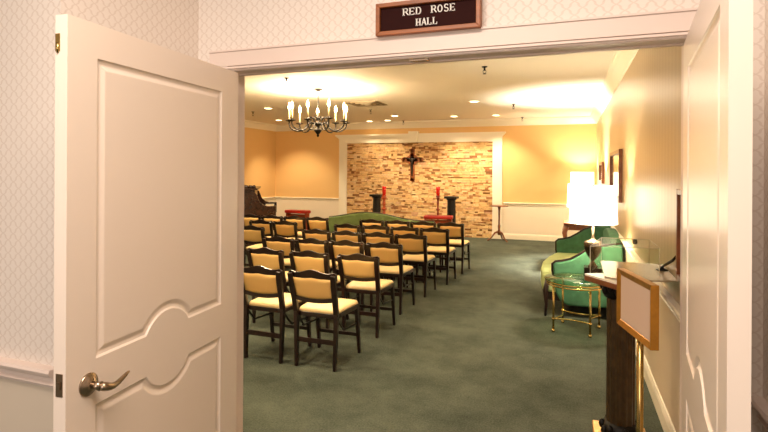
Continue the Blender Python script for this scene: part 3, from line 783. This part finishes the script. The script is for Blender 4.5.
# gold sign frame on a brass pole
gf = thing('sign_stand', 'gold framed blank sign panel on a brass pole by the right door', 'sign stand', (0, 0, 0))
P0, P1 = Vector((.2005, 2.486, 0)), Vector((.290, 2.146, 0)); dv = (P1-P0); W_ = dv.length; dv.normalize(); nrm = Vector((dv.y, -dv.x, 0))   # nrm faces the camera side
if nrm.x > 0: nrm = -nrm
HF = .245
def fp(u, v, d): q = P0+dv*u+nrm*d; return (q.x, q.y, .932+v)
f5 = MB(); fw = .026; T_ = .032
for a in (((0, 0), (W_, 0), (W_-fw, fw), (fw, fw)), ((W_, 0), (W_, HF), (W_-fw, HF-fw), (W_-fw, fw)), ((W_, HF), (0, HF), (fw, HF-fw), (W_-fw, HF-fw)), ((0, HF), (0, 0), (fw, fw), (fw, HF-fw))):
    f5.add([fp(*a[0], 0), fp(*a[1], 0), fp(*a[2], -.008), fp(*a[3], -.008), fp(*a[0], -T_), fp(*a[1], -T_), fp(*a[2], -T_), fp(*a[3], -T_)],
           [(0, 1, 2, 3), (4, 7, 6, 5), (0, 4, 5, 1), (1, 5, 6, 2), (2, 6, 7, 3), (3, 7, 4, 0)])
f5.build('frame', M['gold'], gf, bevel=.002)
f6 = MB().add([fp(fw, fw, -.010), fp(W_-fw, fw, -.010), fp(W_-fw, HF-fw, -.010), fp(fw, HF-fw, -.010), fp(fw, fw, -.02), fp(W_-fw, fw, -.02), fp(W_-fw, HF-fw, -.02), fp(fw, HF-fw, -.02)],
              [(0, 1, 2, 3), (4, 7, 6, 5), (0, 4, 5, 1), (1, 5, 6, 2), (2, 6, 7, 3), (3, 7, 4, 0)])
f6.build('blank_panel', M['paper'], gf)
PX = fp(W_*.40, 0, -T_-.015)
MB().tube([(PX[0], PX[1], .03), (PX[0], PX[1], 1.02)], .0135, 14).build('pole', M['brass'], gf)
MB().lathe([(0, 0), (.12, 0), (.12, .012), (.05, .025), (.02, .04), (0, .04)], (PX[0], PX[1], 0), 32).build('base', M['brass'], gf)

# ------------------------------------------------------------------ chandelier
ch = thing('chandelier', 'antique bronze candle chandelier with nine lit bulbs hanging above the chairs', 'chandelier', (-3.64, 7.07, 0))
MB().lathe([(0, ZC), (.075, ZC), (.07, ZC-.015), (.03, ZC-.035), (.012, ZC-.045), (0, ZC-.045)], n=24).build('canopy', M['iron'], ch)
cn = MB(); z_ = ZC-.045
k = 0
while z_ > 2.50:
    pts = [( (.010*cos(a) if k % 2 else 0), (0 if k % 2 else .010*cos(a)), z_-.018+.018*sin(a)) for a in [2*pi*i/10 for i in range(10)]]
    cn.tube(pts, .0035, 5, closed=True); z_ -= .028; k += 1
cn.build('chain', M['iron'], ch)
MB().lathe([(0, 2.115), (.012, 2.12), (.02, 2.14), (.014, 2.155), (.035, 2.18), (.06, 2.215), (.055, 2.24), (.025, 2.255), (.02, 2.28), (.045, 2.30), (.05, 2.32), (.025, 2.345), (.015, 2.38), (.028, 2.40), (.028, 2.42), (.012, 2.44), (.01, 2.50), (0, 2.50)], n=24).build('body', M['iron'], ch)
PHI = math.atan(185/512.)
for i in range(9):
    a = radians(18+40*i)+PHI; c_, s_ = cos(a), sin(a); R_ = .445; dz = .02 if i % 3 == 1 else 0
    def q(r_, z_): return (c_*r_, s_*r_, z_)
    pts = [q(.03, 2.30), q(.10, 2.33), q(.15, 2.32), q(.19, 2.26), q(.25, 2.215), q(.33, 2.21), q(.40, 2.24), q(R_, 2.29), q(R_, 2.335+dz)]
    P_ = [Vector(p) for p in pts]; sm = []
    for j in range(len(P_)-1):
        p0, p1, p2, p3 = P_[max(j-1, 0)], P_[j], P_[j+1], P_[min(j+2, len(P_)-1)]
        for k in range(4):
            u = k/4; sm.append(.5*((2*p1)+(p2-p0)*u+(2*p0-5*p1+4*p2-p3)*u*u+(3*p1-p0-3*p2+p3)*u**3))
    sm.append(P_[-1])
    arm = MB().tube(sm, .0105, 8); 
    cur = [q(.12+.05*cos(b5), 2.375+.045*sin(b5)) for b5 in [radians(-100+26*k) for k in range(12)]]
    arm.tube(cur, .0075, 6)
    arm.lathe([(0, 2.33+dz), (.02, 2.335+dz), (.056, 2.345+dz), (.060, 2.354+dz), (.015, 2.352+dz), (.018, 2.375+dz), (0, 2.375+dz)], (c_*R_, s_*R_, 0), 14)
    ao = arm.build('arm', M['iron'], ch)
    MB().lathe([(0, 2.37+dz), (.011, 2.37+dz), (.011, 2.52+dz), (0, 2.52+dz)], (c_*R_, s_*R_, 0), 12).build('candle_sleeve', M['candle'], ao)
    MB().lathe([(0, 2.52+dz), (.011, 2.525+dz), (.023, 2.55+dz), (.016, 2.59+dz), (.003, 2.625+dz), (0, 2.63+dz)], (c_*R_, s_*R_, 0), 12).build('bulb', M['bulb'], ao)
    pl = bpy.data.lights.new('bulb_light', 'POINT'); pl.energy = 19.5; pl.color = (1, .76, .48); pl.shadow_soft_size = .03
    po = bpy.data.objects.new('bulb_light', pl); C.objects.link(po); po.location = (-3.64+c_*R_, 7.07+s_*R_, 2.66+dz)

# ------------------------------------------------------------------ ceiling fittings
DL = [(-5.75, 8.97, 'by the left wall, nearest'), (-6.85, 11.17, 'far left corner'), (-3.75, 11.08, 'front centre-left of stone wall'), (-4.25, 12.0, 'close to crown before crucifix'),
      (-1.61, 9.20, 'brightest, centre of the far ceiling'), (-2.48, 11.55, 'above the right black pedestal'), (-1.54, 11.6, 'above the tripod table'), (-4.75, 12.05, 'above the left of stone wall')]
def downlight(x, y, where, e=60, rot=(0, 0, 0), ang_=95, col=(1, .80, .54)):
    o = thing('recessed_light', 'round lit recessed ceiling light, '+where, 'ceiling light', (x, y, ZC), group='recessed ceiling lights')
    MB().lathe([(.075, 0), (.098, 0), (.098, -.006), (.075, -.006), (.070, 0)], n=28).build('trim_ring', M['halltrim'], o)
    MB().lathe([(0, -.004), (.074, -.004), (.074, -.001), (0, -.001)], n=28).build('lens', M['down'], o)
    sl = bpy.data.lights.new('downlight', 'SPOT'); sl.energy = e; sl.color = col; sl.spot_size = radians(ang_); sl.spot_blend = .7; sl.shadow_soft_size = .06
    so_ = bpy.data.objects.new('downlight', sl); C.objects.link(so_); so_.location = (x, y, ZC-.03); so_.rotation_euler = rot
for i, (x, y, wh) in enumerate(DL):
    downlight(x, y, wh, 30 if y > 11.8 else 125, (radians(18), 0, 0) if 11 < y < 11.8 else (0, 0, 0))
# unseen spots added for hall fill, those nearest the doorway to light chair backs
for (x, y) in ((-5.8, 5.2), (-3.2, 4.6), (-5.6, 7.2), (-4.6, 3.0), (-2.6, 3.0), (-1.7, 3.4)):
    sl = bpy.data.lights.new('downlight', 'SPOT'); sl.energy = 120; sl.color = (1, .80, .52); sl.spot_size = radians(110); sl.spot_blend = .7; sl.shadow_soft_size = .08
    so_ = bpy.data.objects.new('downlight', sl); C.objects.link(so_); so_.location = (x, y, ZC-.03)
# wall washers along the right wall
for y in (4.9, 7.4, 10.3):
    sl = bpy.data.lights.new('wall_washer', 'SPOT'); sl.energy = 20; sl.color = (1, .86, .62); sl.spot_size = radians(80); sl.spot_blend = .6; sl.shadow_soft_size = .03
    so_ = bpy.data.objects.new('wall_washer', sl); C.objects.link(so_); so_.location = (.32, y, ZC-.02); so_.rotation_euler = (0, radians(8), 0)

def sprinkler(x, y, where):
    o = thing('fire_sprinkler', 'small bronze ceiling sprinkler head '+where, 'sprinkler', (x, y, ZC), group='ceiling sprinkler heads')
    MB().lathe([(0, 0), (.035, 0), (.032, -.008), (.012, -.012), (.010, -.04), (.016, -.042), (.016, -.048), (0, -.048)], n=16).build('body', M['iron'], o)
    MB().tube([(-.016, 0, -.045), (-.02, 0, -.065), (0, 0, -.085), (.02, 0, -.065), (.016, 0, -.045)], .003, 6).lathe([(0, -.085), (.022, -.085), (.022, -.089), (0, -.089)], n=14).build('deflector', M['iron'], o)
for x, y, w_ in ((-3.62, 6.1, 'just in front of the chandelier'), (-6.4, 9.4, 'by the far left wall'), (-3.83, 9.78, 'behind the ceiling vent'), (-.96, 6.19, 'nearest, right of centre under the door header'),
                 (-.98, 9.8, 'near the bright right ceiling'), (-1.02, 12.2, 'at the crown molding on the right'), (-3.9, 12.2, 'at the crown molding above the crucifix')): sprinkler(x, y, w_)
vn = thing('ceiling_vent', 'square slatted ceiling vent right of the chandelier', 'vent', (-3.56, 8.88, ZC))
fr7 = MB(); 
for r0, z0 in ((.30, -.012), (.23, -.018), (.15, -.024), (.08, -.03)):
    for s in (-1, 1): fr7.box(-r0, r0, s*r0-.012, s*r0+.012, z0, 0).box(s*r0-.012, s*r0+.012, -r0, r0, z0, 0)
fr7.build('louvre', M['vent'], vn)
MB().box(-.29, .29, -.29, .29, -.003, 0).build('backing', M['iron'], vn)

# ------------------------------------------------------------------ lights in the lamps and the lobby
def point(loc, e, col, r_=.05):
    pl = bpy.data.lights.new('lamp_light', 'POINT'); pl.energy = e; pl.color = col; pl.shadow_soft_size = r_
    o = bpy.data.objects.new('lamp_light', pl); C.objects.link(o); o.location = loc
point((.235, 5.66, .522+.76), 45, (1, .87, .66)); point((LP[0], LP[1], 1.18), 330, (1, .92, .78)); point((.27, 11.95, 1.42), 60, (1, .88, .68))
def area(loc, rot, sx, sy, e, col):
    al = bpy.data.lights.new('room_light', 'AREA'); al.shape = 'RECTANGLE'; al.size = sx; al.size_y = sy; al.energy = e; al.color = col
    o = bpy.data.objects.new('room_light', al); C.objects.link(o); o.location = loc; o.rotation_euler = rot
area((-.45, .25, 2.93), (0, 0, 0), 1.4, .9, 54, (1, .83, .71))
area((-1.5, -2.6, 1.9), (radians(84), 0, radians(-8)), 1.6, 1.6, 33, (1, .93, .90))

wd = bpy.data.worlds.new('World'); SC.world = wd; wd.use_nodes = True
wd.node_tree.nodes['Background'].inputs[0].default_value = (1, .85, .65, 1); wd.node_tree.nodes['Background'].inputs[1].default_value = .15

# ------------------------------------------------------------------ camera
cam = bpy.data.cameras.new('camera'); co = bpy.data.objects.new('camera', cam); C.objects.link(co)
cam.sensor_width = 36; cam.lens = 24; cam.shift_y = -45/768; cam.clip_start = .05
co.matrix_world = Matrix.Translation((0, 0, 1.6)) @ Matrix.Rotation(PHI, 4, 'Z') @ Matrix.Rotation(pi/2, 4, 'X') @ Matrix.Rotation(.0055, 4, 'Z')
SC.camera = co
SC.view_settings.view_transform = 'Standard'; SC.view_settings.look = 'None'; SC.view_settings.gamma = 1; SC.view_settings.use_curve_mapping = False
SC.view_settings.exposure = 0.55
